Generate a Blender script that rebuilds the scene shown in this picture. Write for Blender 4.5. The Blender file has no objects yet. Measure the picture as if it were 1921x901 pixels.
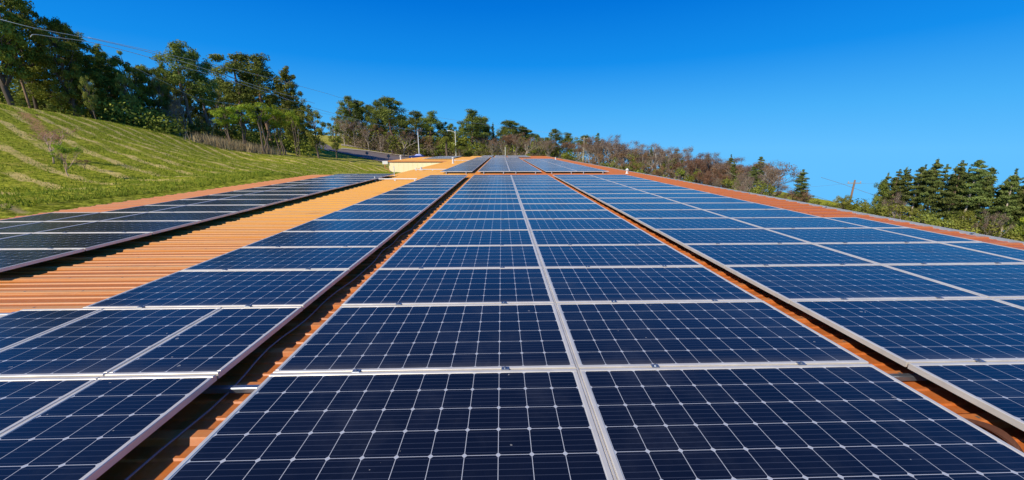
import bpy, math, random
import numpy as np
from mathutils import Vector, Matrix

R = math.radians
C = bpy.context.scene.collection
scene = bpy.context.scene

# ------------------------------------------------------------------ camera
CAM = Vector((0.0, 0.0, 1.375))
PITCH, YAW = 14.4, 1.6
FPX = 673.0                      # focal length in pixels of a 1921 px wide frame
cam_d = bpy.data.cameras.new('camera')
cam = bpy.data.objects.new('camera', cam_d)
C.objects.link(cam)
cam.location = CAM
cam.rotation_euler = (R(90 - PITCH), 0, R(-YAW))
cam_d.sensor_width = 36
cam_d.lens = 36 * FPX / 1921
cam_d.clip_start = 0.05
cam_d.clip_end = 5000
scene.camera = cam
CM = Matrix.Rotation(R(-YAW), 3, 'Z') @ Matrix.Rotation(R(90 - PITCH), 3, 'X')

# ------------------------------------------------------------------ sky and sun
SUN_EL = 37.0
sv = Vector((-0.66, -0.75, 0)).normalized()
sun_vec = Vector((sv.x * math.cos(R(SUN_EL)), sv.y * math.cos(R(SUN_EL)), math.sin(R(SUN_EL))))
world = bpy.data.worlds.new('World')
scene.world = world
world.use_nodes = True
wn = world.node_tree
wn.nodes.clear()
def wnode(t): return wn.nodes.new(t)
tc = wnode('ShaderNodeTexCoord'); sep = wnode('ShaderNodeSeparateXYZ'); mx = wnode('ShaderNodeMath')
mx.operation = 'MAXIMUM'; mx.inputs[1].default_value = 0.0
ma = wnode('ShaderNodeMath'); ma.operation = 'MULTIPLY_ADD'; ma.inputs[1].default_value = 1.0; ma.inputs[2].default_value = 0.125
cmb = wnode('ShaderNodeCombineXYZ'); sky = wnode('ShaderNodeTexSky'); hs = wnode('ShaderNodeHueSaturation')
bg = wnode('ShaderNodeBackground'); wo = wnode('ShaderNodeOutputWorld')
sky.sky_type = 'NISHITA'; sky.sun_disc = False
sky.sun_elevation = R(SUN_EL); sky.sun_rotation = math.atan2(sv.x, sv.y)
sky.altitude = 0; sky.air_density = 1.0; sky.dust_density = 0.15; sky.ozone_density = 4.0
hs.inputs['Saturation'].default_value = 1.45
hs.inputs['Hue'].default_value = 0.497
bg.inputs['Strength'].default_value = 0.135
wn.links.new(tc.outputs['Generated'], sep.inputs[0])
wn.links.new(sep.outputs['X'], cmb.inputs['X']); wn.links.new(sep.outputs['Y'], cmb.inputs['Y'])
wn.links.new(sep.outputs['Z'], mx.inputs[0]); wn.links.new(mx.outputs[0], ma.inputs[0]); wn.links.new(ma.outputs[0], cmb.inputs['Z'])
wn.links.new(cmb.outputs[0], sky.inputs[0]); wn.links.new(sky.outputs[0], hs.inputs['Color'])
ramp = wnode('ShaderNodeValToRGB'); cr = ramp.color_ramp; 
BG = 0.135
bg.inputs['Strength'].default_value = BG
stops = [(0.0, (.120, .520, 1.0)), (0.085, (.068, .440, .955)), (0.20, (.008, .275, .86)), (0.32, (.001, .180, .735)), (0.55, (.001, .085, .40)), (1.0, (.002, .045, .22))]
cr.interpolation = 'LINEAR'
for k, (p_, c_) in enumerate(stops):
    el_ = cr.elements[k] if k < 2 else cr.elements.new(p_)
    el_.position = p_; el_.color = (*c_, 1)
gain = wnode('ShaderNodeMix'); gain.data_type = 'RGBA'; gain.blend_type = 'MULTIPLY'; gain.inputs[0].default_value = 1.0
gain.inputs[7].default_value = (1/BG, 1/BG, 1/BG, 1)
wn.links.new(mx.outputs[0], ramp.inputs[0]); wn.links.new(ramp.outputs[0], gain.inputs[6])
blend = wnode('ShaderNodeMix'); blend.data_type = 'RGBA'; blend.inputs[0].default_value = 0.92
wn.links.new(hs.outputs[0], blend.inputs[6]); wn.links.new(gain.outputs[2], blend.inputs[7])
wn.links.new(blend.outputs[2], bg.inputs['Color']); wn.links.new(bg.outputs[0], wo.inputs['Surface'])

sl = bpy.data.lights.new('sun', 'SUN')
so = bpy.data.objects.new('sun', sl); C.objects.link(so)
sl.energy = 5.0; sl.angle = R(0.5); sl.color = (1.0, 0.90, 0.74)
so.rotation_euler = (-sun_vec).to_track_quat('-Z', 'Y').to_euler()
so.location = (0, 0, 30)

scene.view_settings.view_transform = 'Standard'
scene.view_settings.look = 'None'
scene.view_settings.exposure = 0.0
scene.view_settings.gamma = 1.0
scene.view_settings.use_curve_mapping = False
scene.cycles.max_bounces = 6
scene.cycles.transparent_max_bounces = 6

# ------------------------------------------------------------------ helpers
def ray(px, py):
    return CM @ Vector(((px - 960.5) / FPX, -(py - 450.5) / FPX, -1.0))
def at(px, py, depth):
    return CAM + ray(px, py) * depth
def on_plane(px, py, z):
    d = ray(px, py); return CAM + d * ((z - CAM.z) / d.z)
def project(p):
    v = CM.transposed() @ (Vector(p) - CAM)
    return 960.5 + FPX * v.x / -v.z, 450.5 - FPX * v.y / -v.z, -v.z
def row_y(n): return 1.007 * (n + 2.36) - 0.35      # distance of the n-th seam between panel rows

def tag(o, label=None, cat=None, group=None, kind=None):
    if label: o['label'] = label
    if cat: o['category'] = cat
    if group: o['group'] = group
    if kind: o['kind'] = kind
    return o
def empty(name, loc=(0, 0, 0), rz=0):
    o = bpy.data.objects.new(name, None); C.objects.link(o)
    o.location = loc; o.rotation_euler = (0, 0, rz); o.empty_display_size = 0.2
    return o

class MB:
    """collects boxes and tubes into one mesh"""
    def __init__(s): s.v = []; s.f = []; s.m = []
    def add(s, vs, fs, mi=0):
        b = len(s.v); s.v += [tuple(v) for v in vs]
        s.f += [tuple(b + i for i in f) for f in fs]; s.m += [mi] * len(fs)
    def box(s, x0, x1, y0, y1, z0, z1, mi=0):
        vs = [(x0,y0,z0),(x1,y0,z0),(x1,y1,z0),(x0,y1,z0),(x0,y0,z1),(x1,y0,z1),(x1,y1,z1),(x0,y1,z1)]
        s.add(vs, [(0,3,2,1),(4,5,6,7),(0,1,5,4),(1,2,6,5),(2,3,7,6),(3,0,4,7)], mi)
    def bevbox(s, x0, x1, y0, y1, z0, z1, b, mi=0):
        vs = []
        for z, i in ((z0,0),(z1-b,0),(z1,b)):
            vs += [(x0+i,y0+i,z),(x1-i,y0+i,z),(x1-i,y1-i,z),(x0+i,y1-i,z)]
        fs = [(0,3,2,1),(8,9,10,11)]
        for k in (0, 4):
            for j in range(4): fs.append((k+j, k+(j+1)%4, k+4+(j+1)%4, k+4+j))
        s.add(vs, fs, mi)
    def tube(s, pts, rad, sides=8, mi=0, cap=True):
        pts = [Vector(p) for p in pts]
        if not hasattr(rad, '__len__'): rad = [rad] * len(pts)
        rings = []; b = len(s.v)
        prev = None
        for i, p in enumerate(pts):
            t = (pts[min(i+1, len(pts)-1)] - pts[max(i-1, 0)])
            t = t.normalized() if t.length > 1e-9 else Vector((0,0,1))
            if prev is None:
                a = Vector((0,0,1)) if abs(t.z) < 0.9 else Vector((1,0,0))
                u = t.cross(a).normalized()
            else:
                u = (prev - t * prev.dot(t)); u = u.normalized() if u.length > 1e-6 else t.orthogonal().normalized()
            prev = u; w = t.cross(u)
            for k in range(sides):
                an = 2*math.pi*k/sides
                s.v.append(tuple(p + (u*math.cos(an) + w*math.sin(an)) * rad[i]))
        n = len(pts)
        for i in range(n-1):
            for k in range(sides):
                k2 = (k+1) % sides
                s.f.append((b+i*sides+k, b+i*sides+k2, b+(i+1)*sides+k2, b+(i+1)*sides+k)); s.m.append(mi)
        if cap:
            s.f.append(tuple(b+k for k in reversed(range(sides)))); s.m.append(mi)
            s.f.append(tuple(b+(n-1)*sides+k for k in range(sides))); s.m.append(mi)
    def mesh(s, name, mats, smooth=False):
        me = bpy.data.meshes.new(name); me.from_pydata(s.v, [], s.f)
        for m in (mats if isinstance(mats, (list, tuple)) else [mats]): me.materials.append(m)
        me.polygons.foreach_set('material_index', s.m)
        if smooth: me.polygons.foreach_set('use_smooth', [True]*len(s.f))
        me.update(); return me
    def build(s, name, mats, parent=None, smooth=False, loc=None):
        o = bpy.data.objects.new(name, s.mesh(name, mats, smooth)); C.objects.link(o)
        if parent: o.parent = parent
        if loc: o.location = loc
        return o

# ---- material helper
class Mat:
    def __init__(s, name):
        s.m = bpy.data.materials.new(name); s.m.use_nodes = True
        s.t = s.m.node_tree; s.b = s.t.nodes['Principled BSDF']; s.out = s.t.nodes['Material Output']
    def n(s, t, **kw):
        nd = s.t.nodes.new(t)
        for k, v in kw.items():
            if k.startswith('i_'): nd.inputs[k[2:].replace('_', ' ')].default_value = v
            else: setattr(nd, k, v)
        return nd
    def l(s, a, b): s.t.links.new(a, b)
    def math(s, op, a, b=None, c=None):
        nd = s.t.nodes.new('ShaderNodeMath'); nd.operation = op
        for i, x in enumerate((a, b, c)):
            if x is None: continue
            if isinstance(x, (int, float)): nd.inputs[i].default_value = x
            else: s.l(x, nd.inputs[i])
        return nd.outputs[0]
    def mix(s, f, a, b, blend='MIX'):
        nd = s.t.nodes.new('ShaderNodeMix'); nd.data_type = 'RGBA'; nd.blend_type = blend
        for x, sk in ((f, nd.inputs[0]), (a, nd.inputs[6]), (b, nd.inputs[7])):
            if isinstance(x, (int, float)): sk.default_value = x
            elif isinstance(x, tuple): sk.default_value = (*x, 1)
            else: s.l(x, sk)
        return nd.outputs[2]
    def noise(s, scale, vec=None, detail=4, rough=0.55, dist=0.0):
        nd = s.n('ShaderNodeTexNoise'); nd.inputs['Scale'].default_value = scale
        nd.inputs['Detail'].default_value = detail; nd.inputs['Roughness'].default_value = rough
        nd.inputs['Distortion'].default_value = dist
        if vec is not None: s.l(vec, nd.inputs['Vector'])
        return nd.outputs['Fac']
    def ramp(s, f, lo, hi):
        nd = s.n('ShaderNodeMapRange'); nd.inputs['From Min'].default_value = lo; nd.inputs['From Max'].default_value = hi
        nd.interpolation_type = 'SMOOTHSTEP'
        s.l(f, nd.inputs['Value']); return nd.outputs['Result']
    def mapping(s, vec, scale=(1,1,1), rot=(0,0,0)):
        nd = s.n('ShaderNodeMapping'); nd.inputs['Scale'].default_value = scale; nd.inputs['Rotation'].default_value = rot
        s.l(vec, nd.inputs['Vector']); return nd.outputs[0]
    def bump(s, h, strength=0.3, dist=0.02):
        nd = s.n('ShaderNodeBump'); nd.inputs['Strength'].default_value = strength; nd.inputs['Distance'].default_value = dist
        s.l(h, nd.inputs['Height']); s.l(nd.outputs[0], s.b.inputs['Normal'])
    def set(s, **kw):
        for k, v in kw.items():
            k = k.replace('_', ' ')
            if isinstance(v, tuple) and len(v) == 3: v = (*v, 1)
            s.b.inputs[k].default_value = v
        return s
def plain(name, col, rough=0.5, metal=0.0, var=0.12, scale=6.0):
    M = Mat(name); co = M.n('ShaderNodeTexCoord').outputs['Object']
    f = M.noise(scale, co)
    d = tuple(c * (1 - 2*var) for c in col); e = tuple(min(1, c * (1 + var)) for c in col)
    M.l(M.mix(f, d, e), M.b.inputs['Base Color'])
    M.set(Roughness=rough, Metallic=metal)
    return M.m

# ------------------------------------------------------------------ terrain
rng = np.random.default_rng(5)
ctrl = []
def cp(px, py, d): p = at(px, py, d); ctrl.append((p.x, p.y, p.z))
for a in ((-300,150,22),(-120,175,26),(0,197,30),(100,212,31),(180,227,34),(300,248,40),(400,270,46),(480,284,50),
          (-200,120,60),(0,170,70),(200,222,75),(350,245,80),
          (600,297,54),(650,303,60),(700,313,50),(740,327,44),
          (560,300,42),(450,300,38),
          (520,256,90),(580,272,95),(627,281,98),(700,290,105),(760,297,112),(850,300,118),(640,268,125),(700,280,130),
          (900,300,130),(1000,302,135),(600,262,140)): cp(*a)
for y in (-30, -15, -5, 0, 5, 10, 15, 20): ctrl += [(-11.3, y, -0.19), (-14.5, y, 0.0)]
for y in (-30, -10, 0, 10, 20): ctrl += [(-9, y, -1.5), (-4, y, -4), (8, y, -5.5), (16, y, -7.2)]
ctrl += [(-11.5, 26, -1.2), (-10, 32, -1.8), (-6, 32, -3), (-14.5, 46, -2.0), (-15, 60, -2.4), (-8, 60, -4), (0, 75, -4), (8, 45, -5.5),
         (12, 75, -5), (10, 110, -4), (30, 60, -8), (30, 25, -8.5), (30, -10, -8), (45, 110, -10), (60, 60, -14), (60, 20, -13),
         (45, 35, -10), (90, 60, -26), (90, 10, -20), (90, 120, -30), (150, 60, -38), (150, 160, -54), (150, -40, -36),
         (400, 100, -120), (400, 400, -170), (500, -200, -150), (150, 500, -110), (-100, 400, 2), (-400, 300, 10), (-400, -100, 8),
         (-60, -60, 6), (0, -80, -4), (-200, 100, 8), (20, 300, -6), (100, -200, -40), (-100, -400, 4)]
# the slope keeps its even rise between the roof edge and the crest
ctrl = np.array(ctrl)
CC = 3.0
def _phi(a, b): return -np.sqrt(((a[:, None, :2] - b[None, :, :2])**2).sum(-1) + CC*CC)
n_ = len(ctrl)
A_ = np.zeros((n_+1, n_+1)); A_[:n_, :n_] = _phi(ctrl, ctrl) - 0.02*np.eye(n_);
A_[:n_, n_] = 1; A_[n_, :n_] = 1
W_ = np.linalg.solve(A_, np.concatenate([ctrl[:, 2], [0]]))
def hgt(x, y):
    x = np.atleast_1d(np.asarray(x, float)); y = np.atleast_1d(np.asarray(y, float))
    sh = x.shape; q = np.stack([x.ravel(), y.ravel()], 1)
    out = np.zeros(len(q))
    for i in range(0, len(q), 20000):
        out[i:i+20000] = _phi(q[i:i+20000], ctrl) @ W_[:n_] + W_[n_]
    return out.reshape(sh)
def hz(x, y): return float(hgt(x, y)[0])
def ground(px, py, d0=8, d1=400):
    """point where the line of sight meets the terrain beyond d0"""
    d = np.geomspace(d0, d1, 500); r = ray(px, py)
    X = CAM.x + r.x*d; Y = CAM.y + r.y*d; Z = CAM.z + r.z*d
    below = np.nonzero(Z < hgt(X, Y))[0]
    i = below[0] if len(below) else len(d)-1
    return Vector((X[i], Y[i], hz(X[i], Y[i])))
def foot(px, depth):
    """ground point in the image column px at this depth"""
    p = at(px, 290, depth)
    for _ in range(6):                       # the column leans with height: iterate
        z = hz(p.x, p.y); _, cy, _ = project((p.x, p.y, z)); p = at(px, cy, depth)
    return Vector((p.x, p.y, hz(p.x, p.y)))

def axis(segs):
    out = []
    for a, b, st in segs: out += list(np.arange(a, b, st))
    out.append(segs[-1][1]); return np.array(out)
gx = axis([(-900,-200,50),(-200,-80,8),(-80,-50,1.5),(-50,-9,0.45),(-9,10,2.0),(10,120,3),(120,300,15),(300,1200,60)])
gy = axis([(-500,-60,40),(-60,-6,4),(-6,50,0.45),(50,140,1.5),(140,300,10),(300,1500,80)])
GX, GY = np.meshgrid(gx, gy)
GZ = hgt(GX, GY)
bumpy = 0.05*np.sin(GX*1.3+np.sin(GY*0.7)*2)*np.sin(GY*1.1+1.3*np.sin(GX*0.5)) + rng.normal(0, 0.02, GX.shape)
GZ = GZ + np.where((GX < -12.5) & (GX > -60) & (GY < 60), bumpy, 0)
nx, ny = len(gx), len(gy)
idx = np.arange(nx*ny).reshape(ny, nx)
quads = np.stack([idx[:-1,:-1], idx[:-1,1:], idx[1:,1:], idx[1:,:-1]], -1).reshape(-1, 4)
def np_mesh(name, verts, faces, mats, smooth=False, attrs=None):
    me = bpy.data.meshes.new(name)
    nv = len(verts); nf, k = faces.shape
    me.vertices.add(nv); me.vertices.foreach_set('co', np.asarray(verts, np.float32).ravel())
    me.loops.add(nf*k); me.loops.foreach_set('vertex_index', faces.astype(np.int32).ravel())
    me.polygons.add(nf); me.polygons.foreach_set('loop_start', np.arange(0, nf*k, k, dtype=np.int32))
    me.polygons.foreach_set('loop_total', np.full(nf, k, np.int32))
    if smooth: me.polygons.foreach_set('use_smooth', np.ones(nf, bool))
    for m in (mats if isinstance(mats, (list, tuple)) else [mats]): me.materials.append(m)
    if attrs:
        for an, av in attrs.items():
            a = me.attributes.new(an, 'FLOAT', 'POINT'); a.data.foreach_set('value', np.asarray(av, np.float32))
    me.update(); me.validate(); return me

# grass of the hill: green with tan mown / washed streaks running down the slope
G = Mat('hill_grass'); pos = G.n('ShaderNodeNewGeometry').outputs['Position']
sx = G.n('ShaderNodeSeparateXYZ'); G.l(pos, sx.inputs[0])
warp = G.noise(0.10, pos, 3); warp2 = G.noise(0.6, pos, 3)
across = G.math('ADD', G.math('MULTIPLY', sx.outputs['X'], 0.46), G.math('MULTIPLY', sx.outputs['Y'], 0.89))
phase = G.math('ADD', G.math('MULTIPLY', across, 4.6), G.math('ADD', G.math('MULTIPLY', warp, 9.0), G.math('MULTIPLY', warp2, 1.6)))
wave = G.math('SINE', phase)
patch = G.noise(0.35, G.mapping(pos, (1, 1, 1), (0, 0, R(27))), 4)
streak = G.math('MULTIPLY', G.ramp(wave, 0.30, 0.85), G.ramp(patch, 0.30, 0.50))
fine = G.noise(5.5, pos, 6, 0.8); mid = G.noise(1.6, pos, 5, 0.7)
green = G.mix(G.ramp(fine, 0.35, 0.66), (0.070, 0.105, 0.006), (0.53, 0.54, 0.060))
green = G.mix(G.math('MULTIPLY', G.ramp(mid, 0.48, 0.72), 0.55), green, (0.56, 0.45, 0.10))
tan_ = G.mix(fine, (0.60, 0.44, 0.15), (0.82, 0.64, 0.28))
col = G.mix(G.math('MULTIPLY', streak, G.math('MULTIPLY', G.math('MULTIPLY_ADD', fine, 1.1, 0.25), G.ramp(G.math('MULTIPLY', sx.outputs['X'], -1.0), 12.3, 15.5))), green, tan_)
# the worn footpath that comes over the crest
def seg_mask(M, a, b, w0, w1, wob):
    ax, ay = a; bx, by = b; L2 = (bx-ax)**2 + (by-ay)**2
    dx = M.math('SUBTRACT', sx.outputs['X'], ax); dy = M.math('SUBTRACT', sx.outputs['Y'], ay)
    t = M.math('DIVIDE', M.math('ADD', M.math('MULTIPLY', dx, bx-ax), M.math('MULTIPLY', dy, by-ay)), L2)
    tcl = M.math('MINIMUM', M.math('MAXIMUM', t, 0), 1)
    ex = M.math('SUBTRACT', dx, M.math('MULTIPLY', tcl, bx-ax)); ey = M.math('SUBTRACT', dy, M.math('MULTIPLY', tcl, by-ay))
    d = M.math('SQRT', M.math('ADD', M.math('MULTIPLY', ex, ex), M.math('MULTIPLY', ey, ey)))
    d = M.math('ADD', d, M.math('MULTIPLY', M.math('SUBTRACT', wob, 0.5), 0.7))
    return M.math('SUBTRACT', 1, M.ramp(d, w0, w1))
pa, pb = ground(44, 212), ground(92, 258)
pm = seg_mask(G, (pa.x, pa.y), (pb.x, pb.y), 0.15, 0.45, warp2)
col = G.mix(pm, col, G.mix(fine, (0.36, 0.19, 0.07), (0.56, 0.36, 0.17)))
pc, pd_ = ground(2, 385), ground(38, 398)
col = G.mix(G.math('MULTIPLY', seg_mask(G, (pc.x, pc.y), (pd_.x, pd_.y), 0.02, 0.18, warp2), 0.8), col, (0.55, 0.42, 0.2))
G.l(col, G.b.inputs['Base Color']); G.set(Roughness=0.95, Specular_IOR_Level=0.0)
G.bump(G.math('ADD', fine, mid), 0.7, 0.08)
ground_o = bpy.data.objects.new('ground', np_mesh('ground', np.stack([GX.ravel(), GY.ravel(), GZ.ravel()], 1), quads, G.m, True))
C.objects.link(ground_o); tag(ground_o, 'green mown grass slope with tan streaks beside the orange roof', None, None, 'structure')

# ------------------------------------------------------------------ materials
M_frame = Mat('anodised_aluminium')
co = M_frame.n('ShaderNodeTexCoord').outputs['Object']
M_frame.l(M_frame.mix(M_frame.noise(7, co, 5), (0.56, 0.53, 0.48), (0.88, 0.84, 0.76)), M_frame.b.inputs['Base Color'])
M_frame.l(M_frame.math('MULTIPLY_ADD', M_frame.noise(22, co), 0.25, 0.28), M_frame.b.inputs['Roughness'])
M_frame.set(Metallic=0.30); M_frame = M_frame.m

def cell_material():
    M = Mat('solar_cells')
    uv = M.n('ShaderNodeUVMap'); uv.uv_map = 'cells'
    s2 = M.n('ShaderNodeSeparateXYZ'); M.l(uv.outputs[0], s2.inputs[0])
    U, V = s2.outputs['X'], s2.outputs['Y']
    def edge(a): return M.math('SUBTRACT', 0.5, M.math('ABSOLUTE', M.math('SUBTRACT', M.math('FRACT', a), 0.5)))
    du, dv = edge(U), edge(V)
    line = M.math('LESS_THAN', M.math('MINIMUM', du, dv), 0.0100)
    cham = M.math('LESS_THAN', M.math('ADD', du, dv), 0.088)
    gap = M.math('MAXIMUM', line, cham)
    bus = M.math('LESS_THAN', edge(M.math('MULTIPLY_ADD', V, 5.0, 0.5)), 0.050)
    fing = M.math('LESS_THAN', edge(M.math('MULTIPLY', U, 26.0)), 0.10)
    # per-cell tone
    cell = M.n('ShaderNodeCombineXYZ')
    M.l(M.math('FLOOR', U), cell.inputs[0]); M.l(M.math('FLOOR', V), cell.inputs[1])
    oi = M.n('ShaderNodeObjectInfo'); M.l(M.math('MULTIPLY', oi.outputs['Random'], 100), cell.inputs[2])
    wn_ = M.n('ShaderNodeTexWhiteNoise'); M.l(cell.outputs[0], wn_.inputs['Vector'])
    base = M.mix(M.math('MULTIPLY_ADD', wn_.outputs['Value'], 0.55, M.math('MULTIPLY', oi.outputs['Random'], 0.45)), (0.0032, 0.0042, 0.0105), (0.0066, 0.0082, 0.019))
    base = M.mix(M.math('MULTIPLY', fing, 0.12), base, (0.03, 0.045, 0.10))
    base = M.mix(M.math('MULTIPLY', bus, 0.42), base, (0.085, 0.10, 0.15))
    pos = M.n('ShaderNodeNewGeometry').outputs['Position']
    dust = M.ramp(M.noise(1.6, pos, 6, 0.65), 0.45, 0.85)
    col = M.mix(gap, base, (0.48, 0.51, 0.56))
    col = M.mix(M.math('MULTIPLY', dust, 0.07), col, (0.35, 0.36, 0.40))
    spk = M.n('ShaderNodeTexVoronoi'); spk.inputs['Scale'].default_value = 2.3; M.l(pos, spk.inputs['Vector'])
    col = M.mix(M.math('LESS_THAN', spk.outputs['Distance'], 0.020), col, (0.45, 0.45, 0.42))
    # dirt gathered along the lower edge of each panel, and a few dried splashes
    row = M.math('FRACT', M.math('DIVIDE', M.math('SUBTRACT', V, 40.0), 6.0))
    low = M.math('MULTIPLY', M.math('SUBTRACT', 1.0, M.ramp(row, 0.0, 0.10)), M.noise(6.0, M.mapping(pos, (1, 0.6, 1)), 5, 0.7))
    col = M.mix(M.math('MULTIPLY', low, 0.20), col, (0.36, 0.33, 0.28))
    spl = M.math('MULTIPLY', M.math('GREATER_THAN', M.noise(11.0, pos, 3, 0.6), 0.715), M.math('GREATER_THAN', M.noise(0.9, pos, 2), 0.50))
    col = M.mix(M.math('MULTIPLY', spl, 0.5), col, (0.50, 0.50, 0.47))
    M.l(col, M.b.inputs['Base Color'])
    M.l(M.math('MULTIPLY_ADD', dust, 0.12, 0.20), M.b.inputs['Roughness'])
    M.set(IOR=1.5, Specular_IOR_Level=0.5)
    M.bump(M.noise(3.0, M.mapping(pos, (1, 1, 1)), 3), 0.06, 0.02)
    return M.m
M_cell = cell_material()

def roof_material():
    M = Mat('painted_metal_roof'); pos = M.n('ShaderNodeNewGeometry').outputs['Position']
    s3 = M.n('ShaderNodeSeparateXYZ'); M.l(pos, s3.inputs[0])
    big = M.noise(0.25, pos, 4); streaks = M.noise(1.5, M.mapping(pos, (0.5, 5.0, 1)), 5, 0.65); fine = M.noise(40, pos, 4)
    # golden tan towards the left, terracotta towards the right
    gold_mix = M.ramp(M.math('ADD', M.math('MULTIPLY', s3.outputs['X'], -1), M.math('MULTIPLY', M.math('SUBTRACT', big, 0.5), 2.0)), -1.5, 4.5)
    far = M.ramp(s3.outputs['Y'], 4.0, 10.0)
    gold_mix = M.math('MULTIPLY', gold_mix, M.math('MULTIPLY_ADD', far, 0.78, 0.22))
    gold_mix = M.math('MULTIPLY', gold_mix, M.math('MAXIMUM', M.ramp(s3.outputs['X'], -9.6, -8.6), M.math('GREATER_THAN', s3.outputs['Y'], 21.5)))
    base = M.mix(gold_mix, (0.50, 0.125, 0.018), (0.74, 0.325, 0.014))
    base = M.mix(M.math('MULTIPLY', M.ramp(streaks, 0.4, 0.75), 0.35), base, (0.30, 0.13, 0.06), 'MIX')
    base = M.mix(M.math('MULTIPLY', M.ramp(fine, 0.35, 0.8), 0.12), base, (0.75, 0.5, 0.3))
    top = M.math('MAXIMUM', M.ramp(s3.outputs['Z'], -0.142, -0.136), M.math('MULTIPLY', M.math('MULTIPLY', M.ramp(s3.outputs['Z'], -0.1525, -0.149), M.math('LESS_THAN', s3.outputs['Z'], -0.1470)), M.math('LESS_THAN', s3.outputs['X'], -2.5)))      # highlights along the rib tops painted in as a paler colour
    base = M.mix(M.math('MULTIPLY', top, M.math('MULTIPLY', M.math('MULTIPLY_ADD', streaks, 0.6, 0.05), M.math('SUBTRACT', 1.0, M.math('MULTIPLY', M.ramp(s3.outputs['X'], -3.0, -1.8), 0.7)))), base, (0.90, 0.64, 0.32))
    # screw heads on the ribs, sheet laps, small rust runs
    sxr = M.math('FRACT', M.math('DIVIDE', s3.outputs['X'], 0.61)); syr = M.math('FRACT', M.math('ADD', M.math('DIVIDE', s3.outputs['Y'], 0.42), 0.5))
    scr = M.math('MULTIPLY', M.math('LESS_THAN', M.math('ABSOLUTE', M.math('SUBTRACT', sxr, 0.5)), 0.016), M.math('LESS_THAN', M.math('ABSOLUTE', M.math('SUBTRACT', syr, 0.5)), 0.024))
    base = M.mix(scr, base, (0.16, 0.13, 0.11))
    lap = M.math('LESS_THAN', M.math('FRACT', M.math('DIVIDE', s3.outputs['X'], 3.7)), 0.0045)
    base = M.mix(M.math('MULTIPLY', lap, 0.8), base, (0.10, 0.05, 0.03))
    stain = M.math('MULTIPLY', M.ramp(M.noise(0.9, M.mapping(pos, (0.35, 2.4, 1)), 6, 0.75), 0.56, 0.72), 0.45)
    base = M.mix(stain, base, (0.24, 0.10, 0.045))
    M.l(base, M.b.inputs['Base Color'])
    M.l(M.math('MULTIPLY_ADD', streaks, 0.3, 0.35), M.b.inputs['Roughness'])
    M.bump(streaks, 0.15, 0.01)
    return M.m
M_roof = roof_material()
M_trim = plain('orange_trim', (0.60, 0.25, 0.09), 0.45)
M_wall = plain('cream_wall', (0.95, 0.84, 0.54), 0.7, 0, 0.04, 2.0)
M_white = plain('white_paint', (0.78, 0.78, 0.76), 0.45, 0, 0.08)
M_galv = plain('galvanised_steel', (0.62, 0.64, 0.66), 0.42, 0.4)
M_blue = plain('blue_cap', (0.03, 0.12, 0.40), 0.4)
M_steel = plain('dark_bolt_steel', (0.30, 0.34, 0.40), 0.35, 0.8)

# ------------------------------------------------------------------ building
bld = empty('building', (0, 20, -0.15))
tag(bld, 'long low building with ribbed orange metal roof, cream walls and a side wing', 'building')
ZR = -0.158; RIB = 0.42
def roof_profile(y0, y1):
    pts = []
    k0 = math.floor(y0/RIB); k1 = math.ceil(y1/RIB)
    for k in range(k0, k1+1):
        c = k*RIB
        for dy, dz in ((-0.060, 0), (-0.026, 0.024), (0.026, 0.024), (0.060, 0), (0.124, 0), (0.132, 0.010), (0.148, 0.010), (0.156, 0), (0.264, 0), (0.272, 0.010), (0.288, 0.010), (0.296, 0)):
            y = c + dy
            if y0 < y < y1: pts.append((y, ZR+dz))
    pts = [(y0, ZR)] + pts + [(y1, ZR)]
    return pts
def roof_piece(mb, x0, x1, y0, y1):
    pr = roof_profile(y0, y1); b = len(mb.v)
    for y, z in pr: mb.v += [(x0, y, z), (x1, y, z)]
    for i in range(len(pr)-1):
        mb.f.append((b+2*i, b+2*i+1, b+2*i+3, b+2*i+2)); mb.m.append(0)
Y0, Y1, Y2, Y3, Y4 = -3.0, 21.4, 44.0, 64.0, 71.0
XL, XM, XW, XR = -11.1, -6.4, -13.9, 8.5
rb = MB()
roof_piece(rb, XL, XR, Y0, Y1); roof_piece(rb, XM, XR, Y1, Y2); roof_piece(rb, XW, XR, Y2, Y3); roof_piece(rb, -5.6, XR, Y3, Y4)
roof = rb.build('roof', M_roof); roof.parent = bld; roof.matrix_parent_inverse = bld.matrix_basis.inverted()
bld_inv = Matrix.Translation((0, -20, 0.15))
def bpart(mb, name, mat, parent=None, label=None):
    o = mb.build(name, mat)
    o.parent = parent or bld; o.matrix_parent_inverse = bld_inv if parent is None else Matrix()
    if label: o['label'] = label
    return o
t = MB()    # eave trims, butted under the sheet edge
def trim(x0, x1, y0, y1, zt=ZR-0.004, h=0.16): t.box(x0, x1, y0, y1, zt-h, zt)
trim(XL-0.02, XL+0.02, Y0, Y1); trim(XR-0.06, XR-0.02, Y0, Y4); trim(XL+0.02, XM-0.02, Y1-0.04, Y1)
trim(XM-0.02, XM+0.02, Y1, Y2-0.03); trim(XW, XM-0.02, Y2-0.03, Y2+0.01, ZR+0.040, 0.14); trim(XW-0.02, XW+0.02, Y2+0.012, Y3)
trim(XW+0.02, XR-0.06, Y4-0.03, Y4) if False else trim(-5.6, XR-0.06, Y4-0.03, Y4)
bpart(t, 'eave_trim', M_trim)
t = MB(); t.box(XM+0.3, XR-0.35, Y0+0.3, Y4-0.3, -8.5, ZR-0.17)
t.box(XL+0.15, XM+0.3, Y0+0.3, Y1-0.3, -5.5, ZR-0.17)
bpart(t, 'wall', M_wall)
t = MB(); t.box(XW+0.45, XM+0.298, Y2+0.06, Y3-0.3, -6.5, ZR-0.17)
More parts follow.
